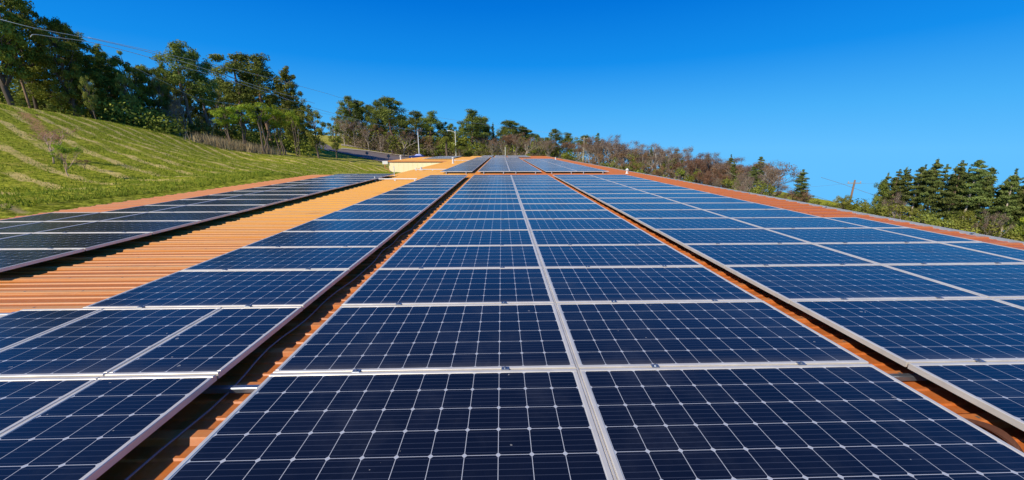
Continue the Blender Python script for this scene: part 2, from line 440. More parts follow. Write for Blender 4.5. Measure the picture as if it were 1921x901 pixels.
for i in range(14):                      # panel joints of the wing wall
    x = XW + 0.45 + i*0.56
    t.box(x-0.008, x+0.008, Y2+0.045, Y2+0.06, -6.5, ZR-0.17)
bpart(t, 'wall', M_wall, None, 'sunlit cream wall of the side wing')
t = MB(); t.box(XW-0.25, XW+0.38, Y2-0.12, Y2-0.034, -0.50, -0.13); bpart(t, 'eave_box', M_white)
t = MB(); t.tube([(XW+0.05, Y2-0.2, -0.5), (XW+0.05, Y2-0.2, -0.95), (XW+0.5, Y2-0.1, -1.2), (XW+0.5, Y2-0.1, -4)], 0.06, 8)
bpart(t, 'downpipe', M_trim)
# gutter: pale open channel all along the right eave, a step out of line at the joints
t = MB()
yy = Y0
rr = random.Random(3)
while yy < Y4:
    y2 = min(yy + 3.05, Y4); jz = rr.uniform(-0.006, 0.006)
    t.box(XR-0.018, XR-0.002, yy+0.003, y2-0.003, ZR-0.13+jz, ZR+0.012+jz)
    t.box(XR+0.105, XR+0.120, yy+0.003, y2-0.003, ZR-0.13+jz, ZR+0.03+jz)
    t.box(XR-0.002, XR+0.105, yy+0.003, y2-0.003, ZR-0.13+jz, ZR-0.118+jz)
    t.box(XR-0.03, XR+0.12, y2-0.03, y2+0.01, ZR+0.031, ZR+0.036)
    yy = y2
bpart(t, 'gutter', M_galv, None, 'pale metal gutter along the right eave')

# ------------------------------------------------------------------ solar panels
PW, PH, TH, FR = 1.930, 0.992, 0.040, 0.025
ORD = ['first','second','third','fourth','fifth','sixth','seventh','eighth','ninth','tenth','eleventh','twelfth','thirteenth','fourteenth',
       'fifteenth','sixteenth','seventeenth','eighteenth','nineteenth','twentieth']
TENS = {20:'twenty', 30:'thirty', 40:'forty', 50:'fifty'}
def ordw(i):
    if i <= 20: return ORD[i-1]
    t_, u_ = i//10*10, i % 10
    return (TENS[t_][:-1]+'ieth') if u_ == 0 else TENS[t_] + '-' + ORD[u_-1]

_pm = {}
def panel_meshes(nc):
    """frame and glass of a panel nc cells wide and six cells deep; origin at its centre on the underside"""
    if nc in _pm: return _pm[nc]
    w = PW if nc == 12 else nc*0.1585 + 0.060
    hw, hh = w/2, PH/2
    f = MB()
    f.bevbox(-hw, hw, -hh, -hh+FR, 0, TH, 0.003); f.bevbox(-hw, hw, hh-FR, hh, 0, TH, 0.003)
    f.bevbox(-hw, -hw+FR, -hh+FR, hh-FR, 0, TH-0.001, 0.003); f.bevbox(hw-FR, hw, -hh+FR, hh-FR, 0, TH-0.001, 0.003)
    fm = f.mesh('frame', M_frame)
    gx_, gy_ = hw-FR+0.002, hh-FR+0.002
    me = bpy.data.meshes.new('glass')
    zt, zb = TH-0.0045, TH-0.012
    vs = [(-gx_,-gy_,zt),(gx_,-gy_,zt),(gx_,gy_,zt),(-gx_,gy_,zt),(-gx_,-gy_,zb),(gx_,-gy_,zb),(gx_,gy_,zb),(-gx_,gy_,zb)]
    me.from_pydata(vs, [], [(0,1,2,3),(4,7,6,5),(0,4,5,1),(1,5,6,2),(2,6,7,3),(3,7,4,0)])
    ul = me.uv_layers.new(name='cells')
    cw = 2*gx_/nc*0.996; ch = 2*gy_/6*0.996
    for lp in me.loops:
        v = me.vertices[lp.vertex_index].co
        ul.data[lp.index].uv = (v.x/cw + nc/2 + 40, v.y/ch + 3 + 40)
    me.materials.append(M_cell); me.update()
    _pm[nc] = (fm, me, w); return _pm[nc]
clamp = MB()
clamp.bevbox(-0.024, 0.024, -0.017, 0.017, 0, 0.006, 0.002); clamp.tube([(0,0,0.006),(0,0,0.013)], 0.0085, 6)
clamp_me = clamp.mesh('clamp', M_steel)

rp = random.Random(11)
panels = []      # (size key, x centre, y centre, cells, array text, row number, column text, near)
def add_rows(n0, n1, cols, array, xtra=None):
    for n in range(n0, n1):
        cs = cols(n)
        for ci, (xc, nc) in enumerate(cs):
            panels.append([math.hypot(xc, row_y(n+0.5)), xc, row_y(n+0.5), nc, array, n-n0+1, ci, len(cs)])
g2 = 0.010
Cc = (-1.46+PW/2, -1.46+PW+g2+PW/2+0.012)
Rc = (2.68+PW/2, 2.68+PW+g2+PW/2+0.012)
Lc = -1.80-PW/2
L2c = -5.90-PW/2
w6 = 6*0.1585+0.06; w4 = 4*0.1585+0.06
def l1_cols(n):
    if n <= 0: return [(-1.80-w4/2, 4), (-1.80-w4-g2-w6/2, 6), (-1.80-w4-w6-2*g2-w4/2, 4)][::-1]
    return [(Lc, 12)]
def l2_cols(n):
    a = [(L2c, 12), (L2c-PW/2-g2-w6/2, 6)]
    if n <= 5: a.append((L2c-PW/2-w6-2*g2-w6/2, 6))
    return a[::-1]
def r1_cols(n):
    a = [(Rc[0], 12), (Rc[1], 12)]
    if n <= 4: a.append((Rc[1]+PW/2+g2+w4/2, 4))
    return a
add_rows(-1, 17, lambda n: [(Cc[0], 12), (Cc[1], 12)], 'the near central array')
add_rows(-1, 17, l1_cols, 'the near left array')
add_rows(-1, 17, r1_cols, 'the near right-hand array')
add_rows(1, 18, l2_cols, 'the array beside the grass')
add_rows(20, 54, lambda n: [(Cc[0], 12), (Cc[1], 12)], 'the distant central array')
add_rows(20, 54, lambda n: [(Lc, 12)], 'the distant left array')
add_rows(20, 46, lambda n: [(Rc[0], 12), (Rc[1], 12)], 'the distant right-hand array')
add_rows(56, 68, lambda n: [(Lc+0.3, 12), (Cc[0]+0.3, 12), (Cc[1]+0.5, 12), (Rc[0], 12)], 'the last array')
add_rows(48, 62, lambda n: [(-7.9-PW, 12), (-7.9, 12)], 'the array on the side wing')
for p in panels:                        # is any of it in the frame?
    xs = []
    _, _, nc = p[1], p[2], p[3]
    hw = (PW if nc == 12 else nc*0.1585+0.06)/2
    ok = False
    for sx_ in (-1, 1):
        for sy_ in (-1, 0, 1):
            a, b, d = project((p[1]+sx_*hw, p[2]+sy_*PH/2, 0))
            if d > 0.1 and -5 < a < 1926 and b < 905: ok = True
    p.append(ok)
panels = [p for p in panels if p[-1]]
panels.sort(key=lambda p: p[0])
rest = panels[300:]; panels = panels[:300]
def coltext(ci, ncol, nc):
    narrow = 'narrow ' if nc < 12 else ''
    if ncol == 1: return 'the only column of'
    if ncol == 2: return ('left', 'right')[ci] + ' column of'
    if ncol == 3: return ('left', 'middle', 'right')[ci] + ' column of'
    return ORD[ci] + ' column of'
for (d, xc, yc, nc, arr, row, ci, ncol, ok) in panels:
    fm, gm, w = panel_meshes(nc)
    e = empty('solar_panel', (xc, yc, -TH + rp.uniform(-0.0015, 0.0015)))
    e.rotation_euler = (R(rp.uniform(-0.16, 0.16)), R(rp.uniform(-0.09, 0.09)), 0)
    size = 'narrow ' if nc < 12 else ''
    colt = '' if ncol == 1 else (('left', 'right')[ci] if ncol == 2 else ('left', 'middle', 'right')[ci] if ncol == 3 else ORD[ci]) + ' column, '
    tag(e, f'{size}solar panel, {colt}{ordw(row)} row of {arr}', 'solar panel', 'solar panels laid in rows on the orange roof')
    for nm, me in (('frame', fm), ('glass', gm)):
        o = bpy.data.objects.new(nm, me); C.objects.link(o); o.parent = e
    if yc < 9.5 and nc == 12:
        for cx_ in (-0.45, 0.50):
            o = bpy.data.objects.new('clamp', clamp_me); C.objects.link(o); o.parent = e
            o.location = (cx_ + rp.uniform(-0.02, 0.02), -PH/2-0.006, TH)
        if yc < 4 and False: pass
# farther panels, past three hundred: one mesh with the same pieces
if rest:
    vs, fs, mi, uvs = [], [], [], []
    for (d, xc, yc, nc, arr, row, ci, ncol, ok) in rest:
        fm, gm, w = panel_meshes(nc)
        for me, k in ((fm, 0), (gm, 1)):
            b = len(vs); vs += [(v.co.x+xc, v.co.y+yc, v.co.z-TH) for v in me.vertices]
            for pl in me.polygons:
                fs.append(tuple(b+i for i in pl.vertices)); mi.append(k)
                for li in pl.loop_indices: uvs.append(tuple(me.uv_layers[0].data[li].uv) if k else (0.5, 0.5))
    me = bpy.data.meshes.new('solar_panels'); me.from_pydata(vs, [], fs)
    me.materials.append(M_frame); me.materials.append(M_cell); me.polygons.foreach_set('material_index', mi)
    ul = me.uv_layers.new(name='cells')
    ul.data.foreach_set('uv', np.array(uvs, np.float32).ravel()); me.update()
    o = bpy.data.objects.new('solar_panels', me); C.objects.link(o)
    tag(o, 'farthest grey-blue solar panels laid at the end of the roof', 'solar panels', 'solar panels laid in rows on the orange roof', 'stuff')

# mounting rails under the row seams that show in the gaps
def rail(x0, x1, y, label, z=-TH-0.003, h=0.036, mat=None):
    mb = MB(); mb.bevbox(x0, x1, y-0.019, y+0.019, z-h, z, 0.004)
    mb.box(x0-0.004, x0, y-0.015, y+0.015, z-h+0.003, z-0.005)
    o = mb.build('mounting_rail', mat or M_galv); tag(o, label, 'rail', 'aluminium mounting rails under the panels'); return o
rail(-4.3, 2.9, row_y(0), 'aluminium mounting rail crossing both gaps beside the central array in the foreground', -0.095, .034, M_steel)
rail(2.92, 7.2, row_y(0), 'aluminium mounting rail under the foreground seam of the right-hand array')
rail(-6.6, -1.9, row_y(1), 'aluminium rail reaching over bare roof at the lower left with a blue end')
for n in range(2, 17):
    rail(-1.50, 2.50, row_y(n), f'aluminium rail under {ordw(n)} seam of the central array')
for nm_, ya, yb, xs_ in (('near', row_y(-1), row_y(17), -1.46+PW+g2/2+0.006), ('distant', row_y(20), row_y(54), -1.46+PW+g2/2+0.006)):
    mb = MB(); mb.box(xs_-0.0105, xs_+0.0105, ya, yb, -0.030, -0.012); mb.box(xs_-0.004, xs_+0.004, ya, yb, -0.0115, -0.006)
    o = mb.build('cover_strip', M_frame); tag(o, f'aluminium strip in the long seam down the middle of the {nm_} central array', 'metal strip')
cap = MB(); cap.tube([(0,-0.035,0),(0,0.035,0)], 0.021, 10); p = on_plane(49, 577, -0.05)
o = cap.build('rail_cap', M_blue, loc=(p.x+0.10, row_y(1), -TH-0.010)); o.rotation_euler = (0, 0, R(90))
tag(o, 'small blue plastic coupling on the rail over the bare roof', 'coupling')
# long rails carrying the front edge of the distant arrays, on little feet
ft = MB(); ft.box(-0.02, 0.02, -0.029, 0.03, -0.140, -0.043); ft.box(-0.035, 0.035, -0.07, -0.029, -0.150, -0.141); ft.box(-0.018, 0.018, -0.035, -0.0295, -0.141, 0.006)
ft_me = ft.mesh('mounting_foot', M_galv)
for e in list(C.objects):
    if e.name.startswith('solar_panel') and e.type == 'EMPTY' and abs(e.location.y-row_y(20.5)) < 0.1:
        for dx in (-0.6, 0.6):
            o = bpy.data.objects.new('foot', ft_me); C.objects.link(o); o.parent = e; o.location = (dx, -PH/2, TH)

# conduits and vents on the bare strip
def pipe(pts, r, name, label, cat, mat=M_white, extra=None, group=None):
    mb = MB(); mb.tube(pts, r, 10)
    if extra: extra(mb)
    o = mb.build(name, mat, smooth=False); tag(o, label, cat, group); return o
def conduit(px0, px1, py, label):
    a = on_plane(px0, py, -0.06); b = on_plane(px1, py, -0.06)
    y = (a.y+b.y)/2
    def legs(mb):
        for x in (a.x+0.1, (a.x+b.x)/2, b.x-0.1):
            mb.box(x-0.035, x+0.035, y-0.03, y+0.03, -0.145, -0.085)
        mb.tube([(a.x+0.1, y, -0.06), (a.x+0.1, y, 0.06)], 0.03, 8)
    pipe([(a.x, y, -0.06), (b.x, y, -0.06)], 0.028, 'conduit', label, 'pipe', M_white, legs, 'white conduits across the bare roof strip')
conduit(700, 782, 336, 'white conduit across golden roof between near left arrays')
conduit(778, 845, 318, 'white conduit across golden roof in front of the side wing wall')
conduit(852, 884, 301, 'white conduit across golden roof farthest from the camera')
def vent(px, py, h, r, label, hood=False):
    p = on_plane(px, py, ZR)
    mb = MB(); mb.tube([(0,0,0),(0,0,0.05)], [r*2.1, r*1.25], 12); mb.tube([(0,0,0.05),(0,0,h)], r, 12)
    if hood: mb.tube([(0,0,h),(0,0,h+0.05),(0,0,h+0.12)], [r*1.7, r*1.7, r*0.4], 12)
    o = mb.build('vent_pipe', M_white, loc=(p.x, p.y, ZR)); tag(o, label, 'vent pipe', 'white vent pipes on the roof')
vent(1176, 326, 0.20, 0.055, 'white vent pipe standing on the terracotta roof right of the arrays', True)
vent(1042, 300, 0.35, 0.07, 'white vent pipe on the distant right edge of the roof')
vent(850, 307, 0.5, 0.09, 'white vent pipe on the golden strip before the distant arrays', True)
vent(752, 300, 0.45, 0.10, 'white vent pipe on the side wing roof', True)
vent(740, 330, 0.55, 0.022, 'thin grey rod at the far corner of the left array')
vent(790, 320, 0.22, 0.08, 'short pipe collar on golden roof left of the second conduit')
cb = []
for i in range(60):
    y = 0.9 + i*0.16; cb.append((-1.765 + 0.025*math.sin(i*.37) + 0.012*math.sin(i*1.1), y, -0.118 + 0.012*math.sin(i*.8)))
pipe(cb, 0.006, 'cable', 'thin grey cable lying in the shaded gap left of the central array', 'cable', plain('grey_cable', (.20,.21,.24), .5))
# dark curled sliver added in place of a blob of shadow in the right gap
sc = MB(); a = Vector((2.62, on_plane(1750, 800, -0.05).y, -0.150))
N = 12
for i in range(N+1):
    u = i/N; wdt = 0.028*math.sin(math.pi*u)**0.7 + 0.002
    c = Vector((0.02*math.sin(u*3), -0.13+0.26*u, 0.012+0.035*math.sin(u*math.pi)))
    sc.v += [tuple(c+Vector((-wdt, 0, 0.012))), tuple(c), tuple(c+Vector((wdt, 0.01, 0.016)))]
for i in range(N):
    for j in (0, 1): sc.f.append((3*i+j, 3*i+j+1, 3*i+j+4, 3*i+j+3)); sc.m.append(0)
o = sc.build('shadow_sliver', plain('shadow_sliver_brown', (0.10, 0.035, 0.015), 0.7), loc=a)
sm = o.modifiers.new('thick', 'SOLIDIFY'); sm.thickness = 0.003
tag(o, 'dark curled sliver added for a shadow blob in the gap at the lower right', 'leaf')

# ------------------------------------------------------------------ roads
def strip(name, far, near, mat, lift, sub=14, kind='structure', label=None):
    F = [ground(*p) for p in far]; Nn = [ground(*p) for p in near]
    def dens(P, k):
        out = []
        for i in range(len(P)-1):
            for j in range(k): out.append(P[i].lerp(P[i+1], j/k))
        out.append(P[-1]); return out
    F, Nn = dens(F, 8), dens(Nn, 8)
    mb = MB(); m = 10
    for a, b in zip(F, Nn):
        for j in range(m+1):
            q = a.lerp(b, j/m); mb.v.append((q.x, q.y, hz(q.x, q.y)+lift))
    for i in range(len(F)-1):
        for j in range(m): mb.f.append((i*(m+1)+j, i*(m+1)+j+1, (i+1)*(m+1)+j+1, (i+1)*(m+1)+j)); mb.m.append(0)
    o = mb.build(name, mat, smooth=True); tag(o, label, None, None, kind); return o
M_asph = Mat('faded_asphalt'); q = M_asph.n('ShaderNodeNewGeometry').outputs['Position']
M_asph.l(M_asph.mix(M_asph.noise(0.8, q, 6, 0.7), (0.13, 0.10, 0.095), (0.235, 0.19, 0.18)), M_asph.b.inputs['Base Color'])
M_asph.set(Roughness=0.9); M_asph = M_asph.m
M_kerb = plain('pale_concrete', (0.50, 0.44, 0.37), 0.85, 0, 0.15, 1.0)
strip('road', [(500,244),(560,256),(627,279),(690,285),(775,295),(850,299)], [(500,253),(570,269),(625,285),(680,297),(737,309),(800,318)], M_asph, 0.10,
      label='faded brown-grey asphalt road curving down behind the building')
strip('kerb', [(640,279.2),(690,283.5),(775,293.2),(850,297.5)], [(640,280.6),(690,285.0),(775,294.9),(850,298.9)], M_kerb, 0.22, label='pale concrete kerb on the far side of the road')
strip('kerb', [(500,253),(570,269),(618,284)], [(500,254.6),(570,270.8),(618,285.6)], M_kerb, 0.22, label='pale concrete kerb on the near side of the road')
strip('path', [(640,271),(700,280),(790,290)], [(640,273.5),(700,282),(790,291.3)], M_kerb, 0.12, label='pale sandy path on the far verge')
for (x, y, w) in ((668, 270.5, 3.2), (712, 277.5, 2.2), (762, 285.5, 3.4)):
    p = ground(x, y)
    mb = MB(); mb.bevbox(-w/2, w/2, -0.35, 0.35, -0.5, 0.45, 0.05); o = mb.build('low_wall', M_kerb, loc=p); o.rotation_euler = (0, 0, R(-25))
    tag(o, {668: 'low concrete wall at the left end of the far verge', 712: 'short low concrete wall midway along the far verge', 762: 'low concrete wall on the verge left of the white pole'}[x], 'wall', 'low concrete walls on the verge')

# ------------------------------------------------------------------ foliage meshes
def leaf_mat(name, dark, light, rnd=0.25, trans=0.25):
    M = Mat(name)
    at_ = M.n('ShaderNodeAttribute'); at_.attribute_name = 'tone'
    oi = M.n('ShaderNodeObjectInfo')
    c = M.mix(at_.outputs['Fac'], dark, light)
    hs_ = M.n('ShaderNodeHueSaturation'); M.l(c, hs_.inputs['Color'])
    M.l(M.math('MULTIPLY_ADD', oi.outputs['Random'], rnd*2, 1-rnd), hs_.inputs['Value'])
    M.l(M.math('MULTIPLY_ADD', oi.outputs['Random'], 0.03, 0.485), hs_.inputs['Hue'])
    M.l(hs_.outputs[0], M.b.inputs['Base Color']); M.set(Roughness=0.65, Specular_IOR_Level=0.1)
    if trans:
        tr = M.n('ShaderNodeBsdfTranslucent'); M.l(hs_.outputs[0], tr.inputs['Color'])
        mx_ = M.n('ShaderNodeMixShader'); mx_.inputs[0].default_value = trans
        M.l(M.b.outputs[0], mx_.inputs[1]); M.l(tr.outputs[0], mx_.inputs[2]); M.l(mx_.outputs[0], M.out.inputs['Surface'])
    return M.m
L_pine = leaf_mat('pine_needles', (0.045, 0.078, 0.014), (0.30, 0.34, 0.070))
L_fir = leaf_mat('fir_needles', (0.032, 0.058, 0.018), (0.26, 0.31, 0.085))
L_oak = leaf_mat('oak_leaves', (0.055, 0.085, 0.012), (0.36, 0.385, 0.065))
L_bright = leaf_mat('bright_leaves', (0.12, 0.20, 0.012), (0.46, 0.56, 0.06), 0.12)
L_olive = leaf_mat('olive_leaves', (0.10, 0.13, 0.016), (0.42, 0.43, 0.10), 0.2)
L_rust = leaf_mat('rusty_leaves', (0.15, 0.085, 0.045), (0.40, 0.24, 0.14), 0.2)
L_pink = leaf_mat('dry_twigs', (0.16, 0.115, 0.085), (0.38, 0.28, 0.21), 0.15)
L_pinkish = leaf_mat('pink_twig_leaves', (0.34, 0.19, 0.12), (0.62, 0.38, 0.24), 0.1)
L_dry = leaf_mat('dry_grass', (0.30, 0.24, 0.12), (0.62, 0.52, 0.30), 0.1)
L_palm = leaf_mat('palm_fronds', (0.06, 0.09, 0.015), (0.24, 0.27, 0.05), 0.1)
M_bark = plain('grey_brown_bark', (0.20, 0.145, 0.105), 0.9, 0, 0.3, 3.0)
M_barkp = plain('pine_bark', (0.26, 0.165, 0.11), 0.9, 0, 0.3, 3.0)
M_barkd = plain('dark_bark', (0.10, 0.075, 0.055), 0.9, 0, 0.3, 3.0)
M_palew = plain('pale_pink_bark', (0.62, 0.42, 0.30), 0.85, 0, 0.15, 3.0)
M_pale = plain('pale_bark', (0.50, 0.42, 0.34), 0.85, 0, 0.2, 3.0)

def leaves(centers, radii, per, size, rg, flat=0.7, tone_amp=0.65, aspect=1.0, hollow=0.35):
    """leaf quads spread through ellipsoidal clumps; returns verts, faces, tone"""
    Cs, Ts, Ds = [], [], []
    for c, r_, k in zip(centers, radii, per):
        d = rg.normal(size=(k, 3)); d /= np.linalg.norm(d, axis=1)[:, None]
        rad = (hollow + (1-hollow)*rg.random(k)**0.6)
        wob = 1 + 0.22*np.sin(d[:, 0]*5 + c[0]*3) * np.sin(d[:, 1]*4+c[1]*2) + 0.15*np.sin(d[:, 2]*7+c[2])
        Cs.append(np.array(c) + d*(rad*wob)[:, None]*np.array(r_))
        Ds.append(d); tb = rg.random()
        Ts.append(np.clip(tb*tone_amp + (1-tone_amp)*rg.random(k), 0, 1))
    P = np.concatenate(Cs); T = np.concatenate(Ts); n = len(P)
    nrm = rg.normal(size=(n, 3))*0.55 + np.concatenate(Ds)*0.95; nrm[:, 2] += 0.35; nrm /= np.linalg.norm(nrm, axis=1)[:, None]
    u = rg.normal(size=(n, 3)); u -= (u*nrm).sum(1)[:, None]*nrm; u /= np.linalg.norm(u, axis=1)[:, None]
    v = np.cross(nrm, u)
    s = size*(0.6 + 0.8*rg.random(n))[:, None]
    u = u*s*aspect; v = v*s/aspect
    V = np.stack([P-u, P+v*0.7, P+u, P-v*0.7], 1).reshape(-1, 3)
    F = np.arange(4*n).reshape(-1, 4)
    return V, F, np.repeat(T, 4)

def limb(mb, a, b, r0, r1, rg, n=4, wob=0.08, sides=6):
    a = np.array(a, float); b = np.array(b, float); L = np.linalg.norm(b-a)
    pts = []; rs = []
    for i in range(n+1):
        t_ = i/n; p = a+(b-a)*t_
        if 0 < i < n: p = p + rg.normal(0, wob*L/ n, 3)
        pts.append(p); rs.append(r0+(r1-r0)*t_)
    mb.tube(pts, rs, sides, cap=False); return pts

# every tree is drawn 10 units tall and scaled where it stands
def pine(seed, crown=0.45, spread=1.6, nleaf=9000, size=0.075, bark=M_barkp, leafm=L_pine, nl=13, zf=0.78, rs_=1.0, cone=0):
    rg = np.random.default_rng(seed); mb = MB()
    top = np.array([rg.normal(0, .35), rg.normal(0, .35), 9.3])
    tp = limb(mb, (0, 0, -1.0), top, 0.19, 0.05, rg, 8, 0.10, 8)
    cs, rs, per = [], [], []
    for i in range(nl):
        f = i/(nl-1); h = 10*(1-crown) + 10*crown*0.93*f
        base = top*(h/9.3); base[2] = h-0.5
        a = rg.random()*6.28 if i else 0; a = i*2.4+rg.normal(0, .4)
        rr_ = spread*((1.05-0.92*f**1.3) if cone else (0.95-0.60*f))*(0.55+0.6*rg.random())
        if f > .9: rr_ *= .3
        e = base + np.array([math.cos(a)*rr_, math.sin(a)*rr_, 0.25+0.55*rg.random()])
        limb(mb, base, e, 0.055, 0.018, rg, 3, 0.15, 5)
        for k in range(3):
            c = e + rg.normal(0, 0.30, 3)*np.array([1.1, 1.1, 0.5])
            r_ = rs_*(0.50+0.42*rg.random())*(1.08-(0.55 if cone else 0.30)*f)
            cs.append(c); rs.append((r_, r_, r_*zf)); per.append(int(nleaf/(nl*3)))
    V, F, T = leaves(cs, rs, per, size, rg, aspect=1.25)
    return mb, bark, V, F, T, leafm
def fir(seed, bark, spread=1.25, nleaf=7000, size=.062, base=3.4):
    rg = np.random.default_rng(seed); mb = MB()
    lean = rg.normal(0, .12, 2)
    def ax(h): return np.array([lean[0]*h/10*2 + .08*math.sin(h*.8+seed), lean[1]*h/10*2, h])
    mb.tube([ax(h) for h in np.linspace(-1, 9.7, 12)], list(np.linspace(.17, .025, 12)), 8)
    cs, rs, per = [], [], []
    h = base; k = 0
    while h < 9.75:
        f = (h-base)/(10-base)
        for _ in range(3 if f < .75 else 2):
            a = k*2.4 + rg.normal(0, .5); k += 1
            L = spread*(max(.06, 1-f)**.75)*rg.uniform(.35, 1.25)*(.6 if f < .12 else 1)
            hh = h + rg.normal(0, .12)
            e = ax(hh) + np.array([math.cos(a)*L, math.sin(a)*L, .18*L - .05])
            limb(mb, ax(hh), e, .035, .010, rg, 2, .1, 4)
            for t_ in (.55, 1.0):
                c = ax(hh)*(1-t_) + e*t_; q_ = (.20+.16*rg.random())*(1.15-.5*f)
                cs.append(c); rs.append((q_*1.35, q_*1.35, q_*.62)); per.append(0)
        h += rg.uniform(.22, .42)
    cs.append(ax(9.75)); rs.append((.12, .12, .32)); per.append(0)
    per = [max(20, nleaf//len(cs))]*len(cs)
    V, F, T = leaves(cs, rs, per, size, rg, aspect=1.3)
    return mb, bark, V, F, T, L_fir
def oak(seed, lo=0.18, spread=3.0, nleaf=9000, size=0.085, bark=M_bark, leafm=L_oak, ncl=26, top=1.0, flatten=0.75, stems=1, rk=(0.20, 0.16)):
    rg = np.random.default_rng(seed); mb = MB()
    fork = 10*lo+0.9
    for s_ in range(stems):
        ox = 0 if stems == 1 else (s_-(stems-1)/2)*0.45
        limb(mb, (ox, rg.normal(0, .12 if stems > 1 else 0), -1), (ox*1.6+rg.normal(0, .2), rg.normal(0, .2), fork), 0.24/math.sqrt(stems), 0.15/math.sqrt(stems), rg, 4, .1, 8)
        limb(mb, (ox*1.6, 0, fork), (ox*2+rg.normal(0, .5), rg.normal(0, .5), 8.2), 0.15/math.sqrt(stems), 0.03, rg, 5, .12, 6)
    cs, rs, per = [], [], []
    zc = 10*(lo+1)/2; hh = 10*(1-lo)/2
    for i in range(ncl):
        d = rg.normal(size=3); d /= np.linalg.norm(d); k = 0.50+0.36*rg.random()
        c = np.array([d[0]*spread*k, d[1]*spread*k, zc + d[2]*hh*k])
        if c[2] < zc: c[:2] *= 0.85
        r_ = spread*(rk[0]+rk[1]*rg.random())
        cs.append(c); rs.append((r_, r_, r_*flatten)); per.append(int(nleaf/ncl))
        if i % 2 == 0: limb(mb, (c[0]*.15, c[1]*.15, max(fork-0.5, c[2]-2.0)), c, 0.06, 0.015, rg, 3, .12, 5)
    V, F, T = leaves(cs, rs, per, size, rg)
    return mb, bark, V, F, T, leafm
def bare(seed, nleaf=5400, leafm=L_pink, bark=M_pale, spread=2.2, size=0.05, aspect=2.6):
    rg = np.random.default_rng(seed); mb = MB(); tips = []
    def grow(p, d, L, r_, lev):
        e = p + d*L; limb(mb, p, e, r_, r_*0.6, rg, 2, .12, 5 if lev < 2 else 3)
        if lev == 4: tips.append(e); return
        for _ in range(3 if lev else 4):
            nd = d + rg.normal(0, .42, 3)*np.array([1, 1, .6]); nd[2] += .22; nd /= np.linalg.norm(nd)
            grow(p + d*L*(0.55+0.45*rg.random()), nd, L*(0.62+0.2*rg.random()), r_*0.58, lev+1)
    grow(np.array([0, 0, -0.8]), np.array([rg.normal(0, .05), rg.normal(0, .05), 1.]), 3.9, 0.15, 0)
    tips = np.array(tips); sc_ = 9.6/tips[:, 2].max()
    mb.v = [(v[0]*spread/2.2, v[1]*spread/2.2, v[2]*sc_ if v[2] > 0 else v[2]) for v in mb.v]
    tips = tips*np.array([spread/2.2, spread/2.2, sc_])
    sel = tips[rg.integers(0, len(tips), 60)]
    V, F, T = leaves(list(sel), [(0.6, 0.6, 0.6)]*60, [nleaf//60]*60, size, rg, aspect=aspect, hollow=0.1)
    return mb, bark, V, F, T, leafm
def bush(seed, nleaf=4500, leafm=L_oak, size=0.16, spread=4.5, lean=0):
    rg = np.random.default_rng(seed); mb = MB()
    for k in range(5): limb(mb, (rg.normal(0, .3), rg.normal(0, .3), -1), (rg.normal(0, spread*.4), rg.normal(0, spread*.4), 6.5), .16, .04, rg, 3, .1, 5)
    cs, rs, per = [], [], []
    for i in range(22):
        a = rg.random()*6.28; q_ = math.sqrt(rg.random())*spread*.75; z = 1.5 + (7.2*(1-(q_/spread)**2))*rg.random()
        cs.append((math.cos(a)*q_, math.sin(a)*q_, z)); r_ = spread*(.22+.14*rg.random()); rs.append((r_, r_, r_*.75)); per.append(nleaf//22)
    V, F, T = leaves(cs, rs, per, size, rg)
    return mb, M_bark, V, F, T, leafm
def palm(seed):
    rg = np.random.default_rng(seed); mb = MB()
    limb(mb, (0, 0, -1), (0.2, 0, 7.4), 0.28, 0.22, rg, 6, .04, 8)
    V, F, T = [], [], []
    b = 0
    for i in range(46):
        a = rg.random()*6.28; el = rg.uniform(-0.9, 1.35); L = rg.uniform(1.7, 2.4)
        for q_ in range(7):
            aa = a + (q_-3)*0.13; ee = el + rg.normal(0, .08)
            p0 = np.array([0.2, 0, 7.5]); prev = p0
            d = np.array([math.cos(aa)*math.cos(ee), math.sin(aa)*math.cos(ee), math.sin(ee)])
            m_ = p0 + d*L*.6; e_ = p0 + d*L + np.array([0, 0, -0.5*L*max(.2, math.cos(ee))])
            sd = np.cross(d, [0, 0, 1.]); sd = sd/(np.linalg.norm(sd)+1e-6)*0.07
            V += [p0, m_-sd, e_, m_+sd]; F.append([b, b+1, b+2, b+3]); b += 4; tt = rg.random(); T += [tt]*4
    return mb, M_bark, np.array(V), np.array(F), np.array(T), L_palm

VAR = {}
def var(kind, gen_args):
    VAR[kind] = []
    for g in gen_args:
        mb, bark, V, F, T, lm = g
        tm = mb.mesh('trunk', bark, True)
        cm = np_mesh('crown', V, F, lm, False, {'tone': T})
        VAR[kind].append((tm, cm))
var('pine', [pine(s, crown=c, spread=sp, nl=n) for s, c, sp, n in ((1,.50,1.7,15),(2,.58,1.5,18),(3,.46,1.9,14),(4,.66,1.5,20))])
var('bigpine', [pine(s, crown=.84, spread=2.5, nleaf=24000, size=0.068, nl=48, rs_=.68, leafm=L_oak, bark=M_bark) for s in (21, 22, 23)])
var('oak', [oak(s, ncl=48, nleaf=10000, rk=(.13,.13)) for s in (31, 32, 33)])
var('bigoak', [oak(s, .08, 3.1, 24000, .072, ncl=105, bark=M_barkd, rk=(.10,.11)) for s in (41, 42)])
var('umbrella', [oak(s, .52, 3.0, 9000, .075, leafm=L_bright, ncl=20, flatten=.7, stems=3, bark=M_bark, rk=(.16,.16)) for s in (51, 52)])
var('round', [oak(s, .12, 3.0, 11000, .075, leafm=L_olive, ncl=50, rk=(.12,.12)) for s in (61,)])
var('bare', [bare(s) for s in (71, 72, 73)])
var('rust', [bare(s, 6000, L_rust, M_bark, 2.8, .07, 1.3) for s in (81, 82)])
var('bush', [bush(s) for s in (91, 92)])
var('olivebush', [bush(s, leafm=L_olive) for s in (95, 96)])
